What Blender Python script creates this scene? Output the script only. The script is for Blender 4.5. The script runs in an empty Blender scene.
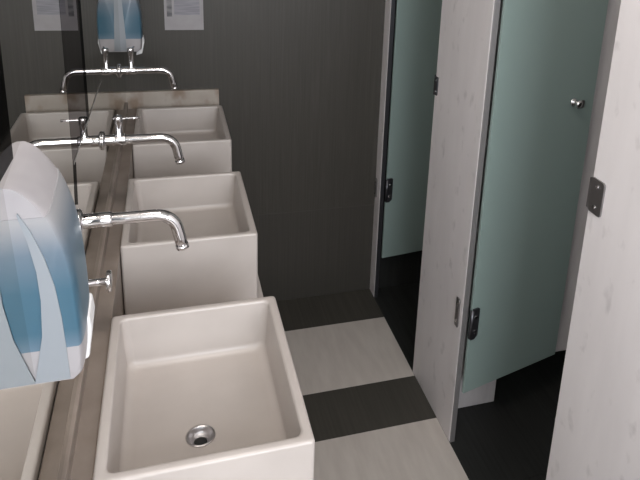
import bpy, bmesh, math, random
from mathutils import Vector, Matrix
random.seed(7)
scn = bpy.context.scene
COL = scn.collection

# ------------------------------------------------------------------ helpers
def obj(name, bm, mat, parent=None, smooth=False, bevel=0.0, seg=2):
    me = bpy.data.meshes.new(name)
    bmesh.ops.recalc_face_normals(bm, faces=bm.faces)
    bm.to_mesh(me); bm.free()
    mats = mat if isinstance(mat, (list, tuple)) else [mat]
    for m in mats:
        me.materials.append(m)
    if smooth:
        for p in me.polygons:
            p.use_smooth = True
    o = bpy.data.objects.new(name, me)
    COL.objects.link(o)
    if parent is not None:
        o.parent = parent
    if bevel > 0:
        b = o.modifiers.new('bevel', 'BEVEL'); b.width = bevel; b.segments = seg
        b.limit_method = 'ANGLE'; b.angle_limit = math.radians(40)
    return o

def thing(name, label, cat, loc=(0, 0, 0), group=None, rotz=0.0):
    o = bpy.data.objects.new(name, None); COL.objects.link(o)
    o.location = loc; o.rotation_euler = (0, 0, rotz); o.empty_display_size = .05
    o['label'] = label; o['category'] = cat
    if group:
        o['group'] = group
    return o

def tag(o, label, cat, group=None):
    o['label'] = label; o['category'] = cat
    if group:
        o['group'] = group
    return o

def struct(name, bm, mat, **k):
    o = obj(name, bm, mat, **k); o['kind'] = 'structure'; return o

def copy_tree(o, parent=None):
    c = o.copy(); COL.objects.link(c)
    if parent is not None:
        c.parent = parent
    for ch in list(o.children):
        copy_tree(ch, c)
    return c

def bx(bm, x0, x1, y0, y1, z0, z1, mi=0):
    v = [bm.verts.new(p) for p in ((x0,y0,z0),(x1,y0,z0),(x1,y1,z0),(x0,y1,z0),(x0,y0,z1),(x1,y0,z1),(x1,y1,z1),(x0,y1,z1))]
    for f in ((0,3,2,1),(4,5,6,7),(0,1,5,4),(1,2,6,5),(2,3,7,6),(3,0,4,7)):
        bm.faces.new([v[i] for i in f]).material_index = mi
    return v

def box(*a):
    bm = bmesh.new(); bx(bm, *a); return bm

def loft(bm, rings, cap0=True, cap1=True, closed=True):
    R = [[bm.verts.new(p) for p in r] for r in rings]
    n = len(R[0])
    for a, b in zip(R, R[1:]):
        for i in range(n if closed else n - 1):
            j = (i + 1) % n
            bm.faces.new((a[i], a[j], b[j], b[i]))
    if cap0: bm.faces.new(list(reversed(R[0])))
    if cap1: bm.faces.new(R[-1])
    return R

def rrect(cx, cy, hx, hy, r, z, n=6):
    p = []
    for k, (sx, sy) in enumerate(((1,1),(-1,1),(-1,-1),(1,-1))):
        for i in range(n + 1):
            a = math.pi/2*k + math.pi/2*i/n
            p.append((cx + sx*(hx-r) + r*math.cos(a), cy + sy*(hy-r) + r*math.sin(a), z))
    return p

def tube(bm, pts, rad, n=20):
    """swept tube; rad is a number or a list"""
    pts = [Vector(p) for p in pts]
    rs = rad if isinstance(rad, (list, tuple)) else [rad]*len(pts)
    rings = []; up = Vector((0, 1, 0))
    for i, p in enumerate(pts):
        t = (pts[min(i+1, len(pts)-1)] - pts[max(i-1, 0)]).normalized()
        a = up - t*up.dot(t)
        if a.length < 1e-4: a = Vector((1, 0, 0)) - t*t.x
        a.normalize(); b = t.cross(a); up = a
        rings.append([p + rs[i]*(math.cos(2*math.pi*k/n)*a + math.sin(2*math.pi*k/n)*b) for k in range(n)])
    loft(bm, rings)

def lathe(bm, prof, origin, axis, n=32):
    """prof: list of (r, h) along axis"""
    ax = Vector(axis).normalized(); o = Vector(origin)
    a = Vector((0, 0, 1)) if abs(ax.z) < .9 else Vector((0, 1, 0))
    a = (a - ax*a.dot(ax)).normalized(); b = ax.cross(a)
    rings = [[o + ax*h + max(r, 1e-5)*(math.cos(2*math.pi*k/n)*a + math.sin(2*math.pi*k/n)*b) for k in range(n)] for r, h in prof]
    loft(bm, rings)

# ------------------------------------------------------------------ materials
def srgb(r, g, b):
    f = lambda c: (c/12.92 if c <= .04045 else ((c+.055)/1.055)**2.4)
    return (f(r/255), f(g/255), f(b/255), 1)

def mat(name, col, rough=.5, metal=0.0, spec=.5, **k):
    m = bpy.data.materials.new(name); m.use_nodes = True
    b = m.node_tree.nodes['Principled BSDF']
    b.inputs['Base Color'].default_value = col
    b.inputs['Roughness'].default_value = rough
    b.inputs['Metallic'].default_value = metal
    b.inputs['Specular IOR Level'].default_value = spec
    for a, v in k.items():
        b.inputs[a.replace('_', ' ')].default_value = v
    return m

def vary(m, c1, c2, scale=(5, 5, 5), detail=4, lo=.35, hi=.65, bump=0.0):
    """mottle the base colour between two tones with stretched noise"""
    nt = m.node_tree; b = nt.nodes['Principled BSDF']
    tc = nt.nodes.new('ShaderNodeTexCoord'); mp = nt.nodes.new('ShaderNodeMapping')
    mp.inputs['Scale'].default_value = scale
    nz = nt.nodes.new('ShaderNodeTexNoise'); nz.inputs['Scale'].default_value = 1.0; nz.inputs['Detail'].default_value = detail
    cr = nt.nodes.new('ShaderNodeValToRGB')
    cr.color_ramp.elements[0].position = lo; cr.color_ramp.elements[0].color = c1
    cr.color_ramp.elements[1].position = hi; cr.color_ramp.elements[1].color = c2
    nt.links.new(tc.outputs['Object'], mp.inputs['Vector']); nt.links.new(mp.outputs['Vector'], nz.inputs['Vector'])
    nt.links.new(nz.outputs['Fac'], cr.inputs['Fac']); nt.links.new(cr.outputs['Color'], b.inputs['Base Color'])
    if bump:
        bp = nt.nodes.new('ShaderNodeBump'); bp.inputs['Strength'].default_value = bump; bp.inputs['Distance'].default_value = .002
        nt.links.new(nz.outputs['Fac'], bp.inputs['Height']); nt.links.new(bp.outputs['Normal'], b.inputs['Normal'])
    return cr

def spots(m, col, scale, lo, hi, amount=.6, detail=3):
    """scatter smudges of another colour over the current base colour"""
    nt = m.node_tree; b = nt.nodes['Principled BSDF']; src = b.inputs['Base Color'].links[0].from_socket
    tc = nt.nodes.new('ShaderNodeTexCoord'); mp = nt.nodes.new('ShaderNodeMapping'); mp.inputs['Scale'].default_value = scale
    mp.inputs['Location'].default_value = (3.1, 1.7, .4)
    nz = nt.nodes.new('ShaderNodeTexNoise'); nz.inputs['Scale'].default_value = 1; nz.inputs['Detail'].default_value = detail
    mr = nt.nodes.new('ShaderNodeMapRange'); mr.inputs['From Min'].default_value = lo; mr.inputs['From Max'].default_value = hi
    mr.inputs['To Max'].default_value = amount
    mx = nt.nodes.new('ShaderNodeMix'); mx.data_type = 'RGBA'
    nt.links.new(tc.outputs['Object'], mp.inputs['Vector']); nt.links.new(mp.outputs['Vector'], nz.inputs['Vector'])
    nt.links.new(nz.outputs['Fac'], mr.inputs['Value']); nt.links.new(mr.outputs['Result'], mx.inputs['Factor'])
    nt.links.new(src, mx.inputs['A']); mx.inputs['B'].default_value = col
    nt.links.new(mx.outputs['Result'], b.inputs['Base Color'])

M = {}
M['ceramic'] = mat('basin_stone', (.72, .68, .64, 1), .32)
vary(M['ceramic'], (.465, .424, .395, 1), (.505, .462, .431, 1), (9, 9, 9), 3)
M['counter'] = mat('counter_stone', (.5, .45, .4, 1), .35)
vary(M['counter'], (.22, .18, .152, 1), (.28, .235, .202, 1), (14, 14, 14), 5)

M['counter_end'] = mat('stained_stone', (.5, .45, .4, 1), .4)
vary(M['counter_end'], (.38, .335, .29, 1), (.44, .395, .35, 1), (14, 14, 14), 5)
spots(M['counter_end'], (.19, .12, .07, 1), (13, 13, 9), .50, .66, .7)
M['chrome'] = mat('chrome', (.78, .77, .78, 1), .12, 1.0)
M['satin'] = mat('satin_chrome', (.55, .53, .53, 1), .3, 1.0)
M['dark_steel'] = mat('tarnished_steel', (.10, .10, .11, 1), .38, .85)
M['steel'] = mat('brushed_steel', (.30, .29, .29, 1), .35, .9)
M['black'] = mat('hole_darkness', (.008, .008, .008, 1), .7)
M['wall_tile'] = mat('dark_wall_tile', (.05, .045, .04, 1), .45, 0, .4)
vary(M['wall_tile'], (.045, .0415, .0345, 1), (.058, .0535, .0455, 1), (190, 190, 2.5), 3, .3, .7)
spots(M['wall_tile'], (.085, .078, .068, 1), (70, 70, 5), .55, .8, .35)
M['wall_tile_low'] = mat('dark_wall_tile_lower', (.06, .055, .05, 1), .5, 0, .4)
vary(M['wall_tile_low'], (.044, .0405, .0340, 1), (.057, .0525, .0450, 1), (190, 190, 2.5), 3, .3, .7)
M['floor_dark'] = mat('dark_floor_tile', (.04, .038, .033, 1), .5, 0, .35)
vary(M['floor_dark'], (.052, .048, .040, 1), (.068, .063, .053, 1), (120, 3, 3), 3, .3, .7)
M['stall_floor'] = mat('black_stall_tile', (.02, .021, .02, 1), .5, 0, .3)
vary(M['stall_floor'], (.016, .017, .016, 1), (.026, .027, .026, 1), (90, 3, 3), 3, .3, .7)
M['floor_light'] = mat('pale_floor_tile', (.5, .46, .42, 1), .45)
vary(M['floor_light'], (.53, .48, .438, 1), (.59, .54, .492, 1), (30, 6, 6), 4)
M['joint'] = mat('dark_joint', (.068, .063, .055, 1), .8)
M['grout'] = mat('grout', (.22, .20, .18, 1), .9)
M['paint'] = mat('pale_wall_paint', (.6, .58, .55, 1), .8)
vary(M['paint'], (.57, .55, .52, 1), (.62, .60, .57, 1), (4, 4, 4), 4)
M['board'] = mat('stall_board', (.7, .66, .66, 1), .45)
vary(M['board'], (.82, .785, .79, 1), (.87, .835, .84, 1), (40, 14, 3), 4, .35, .65)
spots(M['board'], (.42, .395, .395, 1), (26, 22, 14), .60, .80, .5)
M['board_shaded'] = mat('shaded_stall_board', (.5, .47, .47, 1), .5)  # white divider board, with its shade put into a greyer base colour
vary(M['board_shaded'], (.58, .55, .55, 1), (.65, .62, .62, 1), (30, 14, 5), 3)
M['jamb'] = mat('aluminium_jamb', (.26, .25, .25, 1), .45, .5)
M['plate_white'] = mat('white_plastic', (.72, .71, .74, 1), .35)
vary(M['plate_white'], (.33, .315, .325, 1), (.37, .355, .365, 1), (18, 18, 18), 2)
M['swoosh'] = mat('white_gloss_plastic', (.265, .29, .315, 1), .4)
M['lever_white'] = mat('white_lever_plastic', (.80, .80, .80, 1), .35)
M['paper'] = mat('paper', (.62, .60, .62, 1), .8)
vary(M['paper'], (.34, .325, .335, 1), (.38, .365, .375, 1), (20, 20, 20), 3)
M['ink'] = mat('grey_print', (.40, .385, .40, 1), .8)
vary(M['ink'], (.24, .24, .265, 1), (.31, .305, .335, 1), (14, 1, 190), 1, .35, .6)
M['ink_dark'] = mat('dark_print', (.17, .165, .17, 1), .8)
vary(M['ink_dark'], (.13, .13, .14, 1), (.27, .265, .27, 1), (20, 1, 45), 2, .4, .62)

# blue tinted tank of the dispenser: the plastic is deeper in the lower half
M['blue'] = mat('blue_plastic', (.1, .35, .5, 1), .3)
nt = M['blue'].node_tree; b = nt.nodes['Principled BSDF']
tc = nt.nodes.new('ShaderNodeTexCoord'); sx = nt.nodes.new('ShaderNodeSeparateXYZ'); cr = nt.nodes.new('ShaderNodeValToRGB')
mr = nt.nodes.new('ShaderNodeMapRange'); mr.inputs['From Min'].default_value = .035; mr.inputs['From Max'].default_value = .200
e = cr.color_ramp.elements
e[0].position = 0; e[0].color = (.15, .21, .27, 1); e[1].position = 1; e[1].color = (.31, .31, .32, 1)
for p, c in ((.2, (.046, .118, .172, 1)), (.5, (.050, .120, .172, 1)), (.78, (.125, .17, .215, 1))):
    q = e.new(p); q.color = c
nt.links.new(tc.outputs['Object'], sx.inputs[0]); nt.links.new(sx.outputs['Z'], mr.inputs['Value'])
nt.links.new(mr.outputs['Result'], cr.inputs['Fac']); nt.links.new(cr.outputs['Color'], b.inputs['Base Color'])

# silvered mirror
def mirror_mat(name, c, r):
    m = bpy.data.materials.new(name); m.use_nodes = True; nt = m.node_tree; nt.nodes.clear()
    g = nt.nodes.new('ShaderNodeBsdfGlossy'); g.inputs['Color'].default_value = c; g.inputs['Roughness'].default_value = r
    o = nt.nodes.new('ShaderNodeOutputMaterial'); nt.links.new(g.outputs[0], o.inputs[0]); return m
M['mirror'] = mirror_mat('silvered_glass', (.86, .86, .84, 1), .008)
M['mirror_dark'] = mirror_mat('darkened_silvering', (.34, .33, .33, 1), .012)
M['mirror_line'] = mirror_mat('near_black_mirror', (.10, .10, .10, 1), .05)
M['scratch'] = mirror_mat('scratched_glass', (.62, .60, .58, 1), .45)

# frosted green glass
M['glass'] = mat('frosted_green_glass', (.29, .375, .353, 1), .5, 0, .5)
b = M['glass'].node_tree.nodes['Principled BSDF']
b.inputs['Transmission Weight'].default_value = .12
b.inputs['IOR'].default_value = 1.45

# ------------------------------------------------------------------ room shell
WY = 2.269          # far wall
SX = .993           # stall front plane
RX = 2.15; FY = -1.25; CZ = 2.6
LX = -.006          # plaster of the left wall; the mirror's face is x = 0

bm = bmesh.new()
bx(bm, LX, RX, FY, WY, -.06, -.004, 0)
g = .0015
ys = [WY]
y = 2.038
bands = [(2.051, WY, 1), (1.675, 2.051, 0), (1.457, 1.675, 1)]
yy = 1.457
while yy > FY:
    bands.append((max(yy - .376, FY), yy, 0)); yy -= .376
    if yy > FY:
        bands.append((max(yy - .218, FY), yy, 1)); yy -= .218
for a, c, dark in bands:
    for x0, x1 in ((LX, .12), (.12, .52), (.52, SX)):
        bx(bm, x0 + g*(x0 > 0), x1 - g*(x1 < SX), a + g*.3, c - g*.3, -.004, 0, 2 if dark else 1)
x = SX
while x < RX:
    y = FY
    while y < WY:
        bx(bm, x + (g if x > SX else 0), min(x + .40, RX), y + g, min(y + .6, WY), -.004, 0, 3)
        y += .6
    x += .40
struct('floor', bm, [M['grout'], M['floor_light'], M['floor_dark'], M['stall_floor']])

bm = bmesh.new()
bx(bm, LX - .1, SX + .01, WY, WY + .1, .427, CZ, 0); bx(bm, SX + .01, RX + .1, WY, WY + .1, -.06, CZ, 3)
bx(bm, LX - .1, SX + .01, WY + .0008, WY + .1, .424, .427, 2)
bx(bm, LX - .1, SX + .01, WY, WY + .1, -.06, .424, 1)
struct('wall_back', bm, [M['wall_tile'], M['wall_tile_low'], M['joint'], M['stall_floor']])
struct('wall_left', box(LX - .1, LX, FY - .1, WY, -.06, CZ), M['paint'])
bm = bmesh.new()
bx(bm, RX, RX + .1, FY - .1, WY, -.06, 1.2, 1); bx(bm, RX, RX + .1, FY - .1, WY, 1.2, CZ, 0)
struct('wall_right', bm, [M['paint'], M['wall_tile']])
struct('ceiling', box(LX - .1, RX + .1, FY - .1, WY + .1, CZ, CZ + .1), M['paint'])
# near wall with a window in it
WX0, WX1, WZ0, WZ1 = .08, 1.08, 1.15, 2.35
bm = bmesh.new()
bx(bm, LX, WX0, FY - .1, FY, -.06, CZ); bx(bm, WX1, RX, FY - .1, FY, -.06, CZ)
bx(bm, WX0, WX1, FY - .1, FY, -.06, WZ0); bx(bm, WX0, WX1, FY - .1, FY, WZ1, CZ)
struct('wall_front', bm, M['paint'])
bm = bmesh.new()
t = .045
bx(bm, WX0, WX0 + t, FY - .09, FY - .01, WZ0, WZ1); bx(bm, WX1 - t, WX1, FY - .09, FY - .01, WZ0, WZ1)
bx(bm, WX0 + t, WX1 - t, FY - .09, FY - .01, WZ0, WZ0 + t); bx(bm, WX0 + t, WX1 - t, FY - .09, FY - .01, WZ1 - t, WZ1)
xm = (WX0 + WX1)/2
bx(bm, xm - .02, xm + .02, FY - .085, FY - .015, WZ0 + t, WZ1 - t)
struct('window_1', bm, M['jamb'], bevel=.003)
pane = mat('window_glass', (1, 1, 1, 1), .0); pane.node_tree.nodes['Principled BSDF'].inputs['Transmission Weight'].default_value = 1
wp = obj('window_pane', box(WX0 + .002, WX1 - .002, FY - .052, FY - .048, WZ0 + .002, WZ1 - .002), pane, bpy.data.objects['window_1'])

# ------------------------------------------------------------------ mirror
mr_ = thing('wall_mirror', 'large frameless wall mirror running along the wall above the basins', 'mirror', (0, 0, .9445))
mo = obj('mirror_pane', box(LX, 0, -1.0, WY - .006, 0, 1.15), M['mirror'], mr_)
def yz_plate(pts, x0, x1):
    bm = bmesh.new()
    loft(bm, [[(x0, p[0], p[1] - .9445) for p in pts], [(x1, p[0], p[1] - .9445) for p in pts]])
    return bm
def mirror_mark(name, pts, m, lab, lift):
    bm = bmesh.new(); bm.faces.new([bm.verts.new((lift, p[0], p[1] - .9445)) for p in pts])
    o = obj(name, bm, m, mr_)
    if lab: o['label'] = lab
mirror_mark('dark_patch', [(.865, 1.256), (1.082, 1.256), (1.082, 1.80), (.865, 1.80)], M['mirror_dark'], 'darkened patch in the silvering', .0002)
mirror_mark('dark_patch', [(.36, 1.425), (.474, 1.425), (.474, 1.80), (.36, 1.80)], M['mirror_line'], 'near-black strip on the mirror above the nearest dispenser', .0002)  # flat near-black strip lying on the mirror face
mirror_mark('patch_edge', [(1.082, 1.258), (1.125, 1.258), (1.125, 1.80), (1.082, 1.80)], M['mirror_line'], 'blackened edge of the patch', .0002)
mirror_mark('scratch', [(.870, 1.2555), (1.40, 1.2555), (1.40, 1.260), (.870, 1.260)], M['scratch'], 'thin pale scratch', .0006)
mirror_mark('black_chip', [(.866, 1.262), (.898, 1.250), (.881, 1.179), (.849, 1.194)], M['mirror_line'], 'black chip where the silvering is gone', .0003)

# ------------------------------------------------------------------ counter
CT = .752           # counter top; the basin rims are at .935
cb = thing('vanity_counter', 'pale stone counter slab carrying the three square basins', 'counter', (0, 0, CT))
obj('counter_slab', box(LX + .0005, .357, -.45, WY - .0005, -.06, 0), M['ceramic'], cb, bevel=.003)
for lx in (.05, .26):
    for ly in (-.38, 2.14):
        bm = bmesh.new(); tube(bm, [(lx, ly, -CT), (lx, ly, -.0605)], .02, 16); obj('leg', bm, M['steel'], cb, smooth=True)
bm = bmesh.new()
prof = [(LX + .0005, CT), (.0355, CT), (.0355, .918), (.006, .918), (.006, .944), (LX + .0005, .944)]
loft(bm, [[(x, y, z) for x, z in prof] for y in (-.45, WY - .021)])
u = obj('stone_upstand', bm, M['counter'], bevel=.0015)
tag(u, 'long brown stone ledge under the mirror, running behind the basins', 'upstand')
u = obj('stone_upstand', box(LX + .0005, .334, WY - .0205, WY - .0005, CT, .981), M['counter_end'], bevel=.0015)
tag(u, 'short brown-stained stone strip against the dark end wall behind the farthest basin', 'upstand')

# ------------------------------------------------------------------ basins
def basin_mesh(L=.386, W=.304, H=.183):
    bm = bmesh.new(); hx, hy = W/2, L/2; t = .017
    rings = []
    rings.append(rrect(0, 0, hx - .003, hy - .003, .006, 0))
    rings.append(rrect(0, 0, hx, hy, .007, .004))
    rings.append(rrect(0, 0, hx, hy, .007, H - .005))
    rings.append(rrect(0, 0, hx - .0015, hy - .0015, .007, H - .0015))
    rings.append(rrect(0, 0, hx - .005, hy - .005, .007, H))
    rings.append(rrect(0, 0, hx - t + .004, hy - t + .004, .012, H))
    rings.append(rrect(0, 0, hx - t + .001, hy - t + .001, .013, H - .0015))
    rings.append(rrect(0, 0, hx - t, hy - t, .014, H - .005))
    # inner walls lean in a little, then roll into the floor
    ix, iy = hx - t - .006, hy - t - .006; fl = .082; r = .016
    for k in range(0, 7):
        a = math.pi/2*k/6
        rings.append(rrect(0, 0, ix - r*(1 - math.cos(a)), iy - r*(1 - math.cos(a)), .016, fl + r*(1 - math.sin(a))))
    rings.append(rrect(0, 0, ix - r - .004, iy - r - .004, .014, fl))
    rings.append(rrect(-.006, -.034, .0300, .0300, .02999, fl))
    rings.append(rrect(-.006, -.034, .0232, .0232, .02319, fl))
    rings.append(rrect(-.006, -.034, .0226, .0226, .02259, fl - .0005))
    rings.append(rrect(-.006, -.034, .0226, .0226, .02259, fl - .034))
    loft(bm, rings)
    return bm, fl - .0005
LAB = ['nearest white square basin, with its drain showing, in front of the blue soap dispenser',
       'middle white square basin, under the tall lever tap, between two other basins',
       'farthest white square basin, against the stained upstand at the dark end wall']
BX = (.037 + .341)/2
base = None
for i, yf in enumerate((.910, 1.555, 2.2)):
    if base is None:
        base = thing('wash_basin', LAB[0], 'basin', (BX, yf - .193, CT), 'square wash basins on the counter')
        bm, dz = basin_mesh()
        obj('basin_bowl', bm, M['ceramic'], base, smooth=True)
        bm = bmesh.new()
        lathe(bm, [(.0218, -.028), (.0222, .0), (.0240, .0008), (.0238, .0022), (.0215, .0028), (.0195, .0012), (.0180, -.005), (.0140, -.009), (.0115, -.0100), (.0108, -.012), (.0108, -.026), (.02, -.028)], (-.006, -.034, dz), (0, 0, 1))
        dr = obj('drain', bm, M['satin'], base, smooth=True)
        bm = bmesh.new(); lathe(bm, [(.0106, -.022), (.0106, -.0125), (.006, -.0120)], (-.006, -.034, dz), (0, 0, 1))
        obj('drain_hole_darkness', bm, M['black'], dr)  # black plug paints the darkness inside the drain hole
        c = base
    else:
        c = copy_tree(base); c['label'] = LAB[i]; c.location = (BX, yf - .193, CT)
for o in COL.objects:
    if o.name.startswith('basin_bowl'):
        m = o.modifiers.new('ws', 'WEIGHTED_NORMAL'); m.keep_sharp = False

# ------------------------------------------------------------------ taps (spouts out of the mirror)
def spout(bm, reach, drop, rb=.036, r=.0106, x0=.0):
    pts = [(x0, 0, 0), (x0 + .01, 0, 0)] + [(x0 + .01 + (reach - rb - x0 - .01)*k/4, 0, 0) for k in range(1, 5)]
    for k in range(1, 11):
        a = math.radians(78)*k/10
        pts.append((reach - rb + rb*math.sin(a), 0, -rb*(1 - math.cos(a))))
    a = math.radians(78); px, pz = pts[-1][0], pts[-1][2]
    n = (drop + pz)/math.sin(a)
    for k in (1, 2):
        pts.append((px + n*k/2*math.cos(a), 0, pz - n*k/2*math.sin(a)))
    rr = [r]*(len(pts)); tube(bm, pts, rr)
    e = Vector(pts[-1]); d = (e - Vector(pts[-2])).normalized()
    tube(bm, [e - d*.007, e + d*.0005], r + .0007)

def tap(name, label, loc, reach, drop, lever=True, tall=0.0, turn=0.0):
    t = thing(name, label, 'tap', loc, 'chrome wall taps over the basins')
    bm = bmesh.new(); lathe(bm, [(.022, .0), (.0225, .002), (.021, .005), (.015, .0075), (.0125, .008)], (0, 0, 0), (1, 0, 0))
    obj('escutcheon', bm, M['chrome'], t, smooth=True)
    bm = bmesh.new(); lathe(bm, [(.0125, .006), (.0132, .009), (.0132, .050), (.0123, .053), (.010, .0535)], (0, 0, 0), (1, 0, 0))
    obj('body', bm, M['chrome'], t, smooth=True)
    bm = bmesh.new(); spout(bm, reach, drop, x0=.012)
    obj('spout', bm, M['chrome'], t, smooth=True)
    if lever:
        bm = bmesh.new(); lathe(bm, [(.0085, .009), (.0085, .040 + tall), (.0098, .041 + tall), (.0098, .057 + tall), (.0085, .0595 + tall), (.004, .060 + tall)], (.038, 0, 0), (0, 0, 1))
        h = obj('handle', bm, M['chrome'], t, smooth=True)
        bm = bmesh.new(); cT, sT = math.cos(turn), math.sin(turn)
        tube(bm, [(.038 + q*cT, q*sT, .053 + tall) for q in (-.014, -.006, .032, .047)], [.003, .003, .0028, .0032], 12)
        obj('lever', bm, M['chrome'], h, smooth=True)
    return t
tap('wall_tap', 'chrome spout tap without a lever, nearest, beside the blue soap dispenser', (0, .872, 1.151), .160, .068, False)
tap('wall_tap', 'chrome lever tap in the middle of the row, over the middle basin', (0, 1.333, 1.129), .166, .067)
tap('wall_tap', 'chrome lever tap farthest along the mirror, below the small far soap dispenser', (0, 1.996, 1.129), .164, .067, True, .016, math.radians(80))

v = thing('stop_valve', 'small chrome knob valve on the mirror under the nearest spout', 'valve', (.0, .872, 1.031))
bm = bmesh.new(); lathe(bm, [(.017, 0), (.017, .002), (.008, .004), (.0065, .006), (.0065, .040)], (0, 0, 0), (1, 0, 0)); obj('stem', bm, M['chrome'], v, smooth=True)
bm = bmesh.new(); lathe(bm, [(.010, .036), (.018, .037), (.0195, .039), (.0195, .042), (.018, .045), (.008, .046)], (0, 0, 0), (1, 0, 0)); obj('knob', bm, M['chrome'], v, smooth=True)

# ------------------------------------------------------------------ soap dispensers
PROF = [(.043, .0), (.050, .006), (.0525, .035), (.0530, .080), (.0525, .115), (.0505, .145), (.046, .173), (.038, .199), (.027, .219), (.014, .233), (.004, .238)]
def refine(P, n=4):
    out = []
    for i in range(len(P) - 1):
        a, b_, c, d = P[max(i-1, 0)], P[i], P[i+1], P[min(i+2, len(P)-1)]
        for k in range(n):
            t = k/n
            out.append(tuple(.5*(2*b_[j] + (c[j]-a[j])*t + (2*a[j]-5*b_[j]+4*c[j]-d[j])*t*t + (3*b_[j]-a[j]-3*c[j]+d[j])*t**3) for j in (0, 1)))
    return out + [P[-1]]
PROF = [PROF[0]] + refine(PROF[1:])
def px(z):
    for (a, za), (b_, zb) in zip(PROF, PROF[1:]):
        if za <= z <= zb: return a + (b_ - a)*(z - za)/(zb - za)
    return PROF[-1][0]
def dispenser(label, loc, k=1.0, near=True, tilt=0.0, tall=1.0):
    d = thing('soap_dispenser', label, 'soap dispenser', loc, 'blue and white soap dispensers on the mirror')
    d.rotation_euler = (tilt, 0, 0); d.scale = (1, 1, tall)
    W = .047
    def ring(y, s, grow=0, z0=None, z1=None):
        pr = [(p[0]*s*k + grow, p[1]) for p in PROF]
        if z0 is not None:
            zs = [z0] + [p[1] for p in PROF if z0 < p[1] < z1] + [z1]
            pr = [(px(z)*s*k + grow, z) for z in zs]
        return [(-.0004, y, pr[0][1])] + [(q[0], y, q[1]) for q in pr] + [(-.0004, y, pr[-1][1])]
    S = ((-W, .90), (-W + .0015, .928), (-W + .004, .952), (-W + .009, .976), (-W + .016, .992), (-W + .026, 1.0), (W - .026, 1.0), (W - .016, .992), (W - .009, .976), (W - .004, .952), (W - .0015, .928), (W, .90))
    bm = bmesh.new(); loft(bm, [ring(y, s) for y, s in S]); sh = obj('shell', bm, M['plate_white'], d, smooth=True)
    bm = bmesh.new(); loft(bm, [ring(y*1.012, s, .0009, .045, .205) for y, s in S]); tw = obj('tank_window', bm, M['blue'], d, smooth=True)
    for q in (sh, tw):
        q.data.set_sharp_from_angle(angle=math.radians(50))
    # curved white band on both cheeks
    Lf = [(-.0004, .003), (.006, .030), (.014, .065), (.018, .110), (.018, .145), (.014, .180), (.008, .210)]
    Rt = [(.036, .003), (.036, .040), (.0355, .085), (.033, .125), (.027, .160), (.018, .192), (.009, .212)]
    if not near:
        Lf = [(-.0004, z) for z in (.003, .1, .215)]; Rt = [(.020, .003), (.016, .1), (.010, .215)]
    for sgn in (-1, 1):
        bm = bmesh.new()
        poly = Lf + list(reversed(Rt))
        loft(bm, [[(p[0], sgn*(W*1.012), p[1]) for p in poly], [(p[0], sgn*(W*1.012 + .0016), p[1]) for p in poly]])
        obj('side_band', bm, M['swoosh'], d)
    bm = bmesh.new()
    loft(bm, [[(x, y, z) for x, z in ((.034*k, -.024), (.050*k, -.018), (.0565*k, .022), (.055*k, .042), (.046*k, .042), (.040*k, .0))] for y in (.000, .044)])
    obj('push_lever', bm, M['lever_white'], d, bevel=.003)
    return d
dispenser('blue and white soap dispenser in the near foreground, cut off by the picture edge', (0, .508, 1.163), tilt=math.radians(9), tall=1.10)
dispenser('small blue and white soap dispenser at the far end, beside the dark end wall', (0, 2.175, 1.162), 1.34, False)

# ------------------------------------------------------------------ notice on the end wall
n = thing('paper_notice', 'small sheet of printed paper taped to the dark end wall', 'notice', (.215, WY, 1.210))
obj('sheet', box(-.0690, .0690, -.0012, 0, 0, .195), M['paper'], n)
obj('printed_block', box(-.034, .056, -.0016, -.001, .056, .186), M['ink'], n)
bm = bmesh.new(); bx(bm, -.060, -.042, -.0016, -.001, .050, .180); obj('side_column', bm, M['ink_dark'], n)

# ------------------------------------------------------------------ cubicle fronts
PT = .018; TOP = 2.02; FOOT = .0
def pil(name, label, y0, y1):
    t = thing(name, label, 'partition', (SX, y1, 0), 'white fronts of the toilet stalls')
    obj('board', box(0, PT, y0 - y1, 0, FOOT, TOP), M['board'], t, bevel=.002)
    return t
def plate_on(t, y, z, w, h, name, mt):
    """screwed plate on the aisle face of a stall front; y, z local"""
    bm = bmesh.new()
    loft(bm, [[(-.0045 if k else .0, y + a*w/2, z + c*h/2) for a, c in ((-.75, -1), (.75, -1), (1, -.9), (1, .9), (.75, 1), (-.75, 1), (-1, .9), (-1, -.9))] for k in (0, 1)])
    p = obj(name, bm, mt, t, bevel=.001)
    for s in (-1, 1):
        bm = bmesh.new(); lathe(bm, [(.0042, .0), (.0042, .0016), (.003, .0022)], (-.0045, y, z + s*h*.3), (-1, 0, 0), 12)
        obj('screw', bm, M['chrome'], p)
    return p
P1 = pil('stall_front_panel', 'widest white stall front panel, with a large square metal strike plate', -.95, .831)
P2 = pil('stall_front_panel', 'white stall front panel standing between the two green glass doors', 1.347, 1.698)
P3 = pil('stall_front_panel', 'narrow white stall front strip against the dark end wall', 2.200, WY)
plate_on(P1, -.024, 1.137, .044, .076, 'strike_plate', M['steel'])
plate_on(P2, -.013, 1.132, .024, .062, 'strike_plate', M['dark_steel'])
plate_on(P2, 1.376 - 1.698, .478, .024, .100, 'hinge_plate', M['steel'])
plate_on(P3, 2.250 - WY, .515, .020, .085, 'hinge_plate', M['steel'])
# strike plates turn the corner of their panel
for P, w, z, mt, yy in ((P1, .030, 1.137, M['steel'], 0), (P2, .016, 1.132, M['dark_steel'], 0)):
    obj('strike_return', box(-.004, .020, .0, .004, z - .034, z + .034), mt, P, bevel=.001)
# metal jamb strips on the hinge edges
obj('jamb', box(.001, PT, 1.347 - 1.698 - .004, 1.347 - 1.698, 0, TOP), M['jamb'], P2, bevel=.001)
obj('jamb', box(.001, PT, 2.200 - WY - .004, 2.200 - WY, 0, TOP), M['dark_steel'], P3, bevel=.001)

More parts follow.
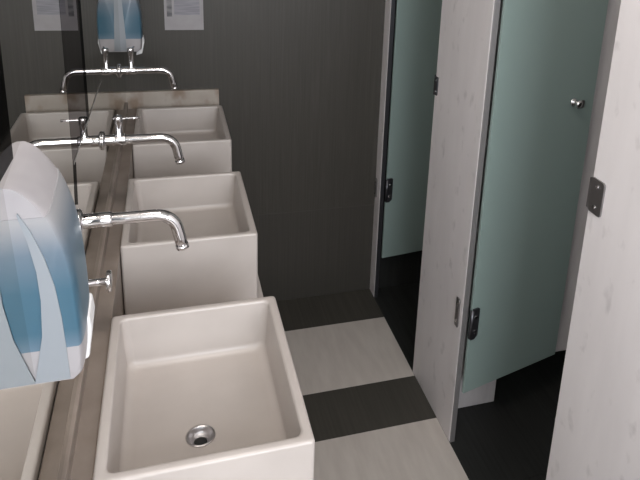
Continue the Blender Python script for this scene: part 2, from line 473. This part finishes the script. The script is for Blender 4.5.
# partition between the stalls: foot at the front, then lifted clear of the floor
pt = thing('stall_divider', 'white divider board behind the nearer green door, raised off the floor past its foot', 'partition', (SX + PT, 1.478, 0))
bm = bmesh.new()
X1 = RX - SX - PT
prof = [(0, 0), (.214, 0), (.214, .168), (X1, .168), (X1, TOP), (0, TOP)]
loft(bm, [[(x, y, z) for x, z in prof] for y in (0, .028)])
obj('divider_board', bm, M['board_shaded'], pt, bevel=.0015)

def stall_door(label, loc, ang, w, latch_z, hz):
    d = thing('stall_door', label, 'door', loc, 'green frosted glass stall doors', rotz=math.radians(ang))
    obj('glass_panel', box(.0, w, -.005, .005, .20, 1.95), M['glass'], d, bevel=.0015)
    for z in (hz, 1.72):
        bm = bmesh.new()
        loft(bm, [[(x, y, z + q) for x, q in ((.001, -.055), (.016, -.055), (.028, -.042), (.028, .052), (.022, .056), (.001, .056))] for y in (-.0105, .0105)])
        h = obj('hinge', bm, M['dark_steel'], d, bevel=.0015)
        bm = bmesh.new(); tube(bm, [(.003, -.004, z - .05), (.003, -.004, z + .05)], .007, 14)
        obj('hinge_barrel', bm, M['dark_steel'], h, smooth=True)
        for q in (-.025, .027):
            bm = bmesh.new(); lathe(bm, [(.0055, 0), (.0055, .0015), (.004, .0022)], (.014, -.0105, z + q), (0, -1, 0), 14)
            obj('screw', bm, M['chrome'], h)
    bm = bmesh.new(); lathe(bm, [(.013, 0), (.0135, .003), (.011, .006), (.006, .008), (.006, .016), (.011, .018), (.0125, .024), (.010, .029), (.004, .030)], (w - .093, -.005, latch_z), (0, -1, 0), 24)
    k = obj('latch', bm, M['chrome'], d, smooth=True)
    bm = bmesh.new(); bx(bm, w - .076, w - .048, -.013, -.005, latch_z - .022, latch_z + .002); obj('latch_bolt', bm, M['steel'], k, bevel=.0015)
    return d
stall_door('nearer green frosted glass door standing open, with a chrome latch knob', (SX + PT + .006, 1.336, 0), 14, .414, 1.147, .458)
stall_door('farther green frosted glass door standing open along the dark end wall', (SX + PT + .006, 2.196, 0), 7.5, .414, 1.157, .525)

# ------------------------------------------------------------------ ceiling lamp
lamp = thing('ceiling_lamp', 'round white ceiling lamp over the aisle, above the picture', 'lamp', (.28, .45, CZ))
bm = bmesh.new(); lathe(bm, [(.19, 0), (.19, -.02), (.175, -.045), (.17, -.046)], (0, 0, 0), (0, 0, 1)); obj('lamp_housing', bm, M['plate_white'], lamp, smooth=True)
em = bpy.data.materials.new('lit_diffuser'); em.use_nodes = True
bb = em.node_tree.nodes['Principled BSDF']; bb.inputs['Base Color'].default_value = (.9, .9, .9, 1)
bb.inputs['Emission Color'].default_value = (1, .93, .87, 1); bb.inputs['Emission Strength'].default_value = 4
bm = bmesh.new(); lathe(bm, [(.165, -.046), (.155, -.055), (.10, -.066), (.01, -.070)], (0, 0, 0), (0, 0, 1)); obj('diffuser', bm, em, lamp, smooth=True)

def area(name, loc, rot, sx, sy, power, col):
    l = bpy.data.lights.new(name, 'AREA'); l.shape = 'RECTANGLE'; l.size = sx; l.size_y = sy; l.energy = power; l.color = col
    o = bpy.data.objects.new(name, l); COL.objects.link(o); o.location = loc; o.rotation_euler = rot
    return o
a = area('window_daylight', (xm, FY + .01, (WZ0 + WZ1)/2), (math.radians(90), 0, 0), WX1 - WX0 - .1, WZ1 - WZ0 - .1, 40, (.92, .95, 1))
a = area('ceiling_glow', (.28, .45, CZ - .08), (0, 0, 0), .34, .34, 7, (1, .90, .82))
w = bpy.data.worlds.new('world'); scn.world = w; w.use_nodes = True
w.node_tree.nodes['Background'].inputs[0].default_value = (.75, .82, 1, 1)
w.node_tree.nodes['Background'].inputs[1].default_value = .6

# ------------------------------------------------------------------ camera
cam = bpy.data.cameras.new('camera'); co = bpy.data.objects.new('camera', cam); COL.objects.link(co)
cam.sensor_width = 36; cam.lens = 656.3966*36/640; cam.clip_start = .01
cam.shift_x = -61.6269/640; cam.shift_y = -141.3733/640
yaw, pitch, roll = .3245, -.2878, .0559
cy, sy, cp, sp = math.cos(yaw), math.sin(yaw), math.cos(pitch), math.sin(pitch)
fwd = Vector((sy*cp, cy*cp, sp)); right = Vector((cy, -sy, 0)); up = right.cross(fwd)
r2 = right*math.cos(roll) + up*math.sin(roll); u2 = up*math.cos(roll) - right*math.sin(roll)
mt = Matrix((r2, u2, -fwd)).transposed().to_4x4(); mt.translation = Vector((.15675, -.23842, 1.69614))
co.matrix_world = mt
scn.camera = co

scn.view_settings.view_transform = 'Standard'
scn.view_settings.look = 'None'
scn.view_settings.gamma = 1
scn.view_settings.exposure = 0.0
scn.view_settings.use_curve_mapping = False
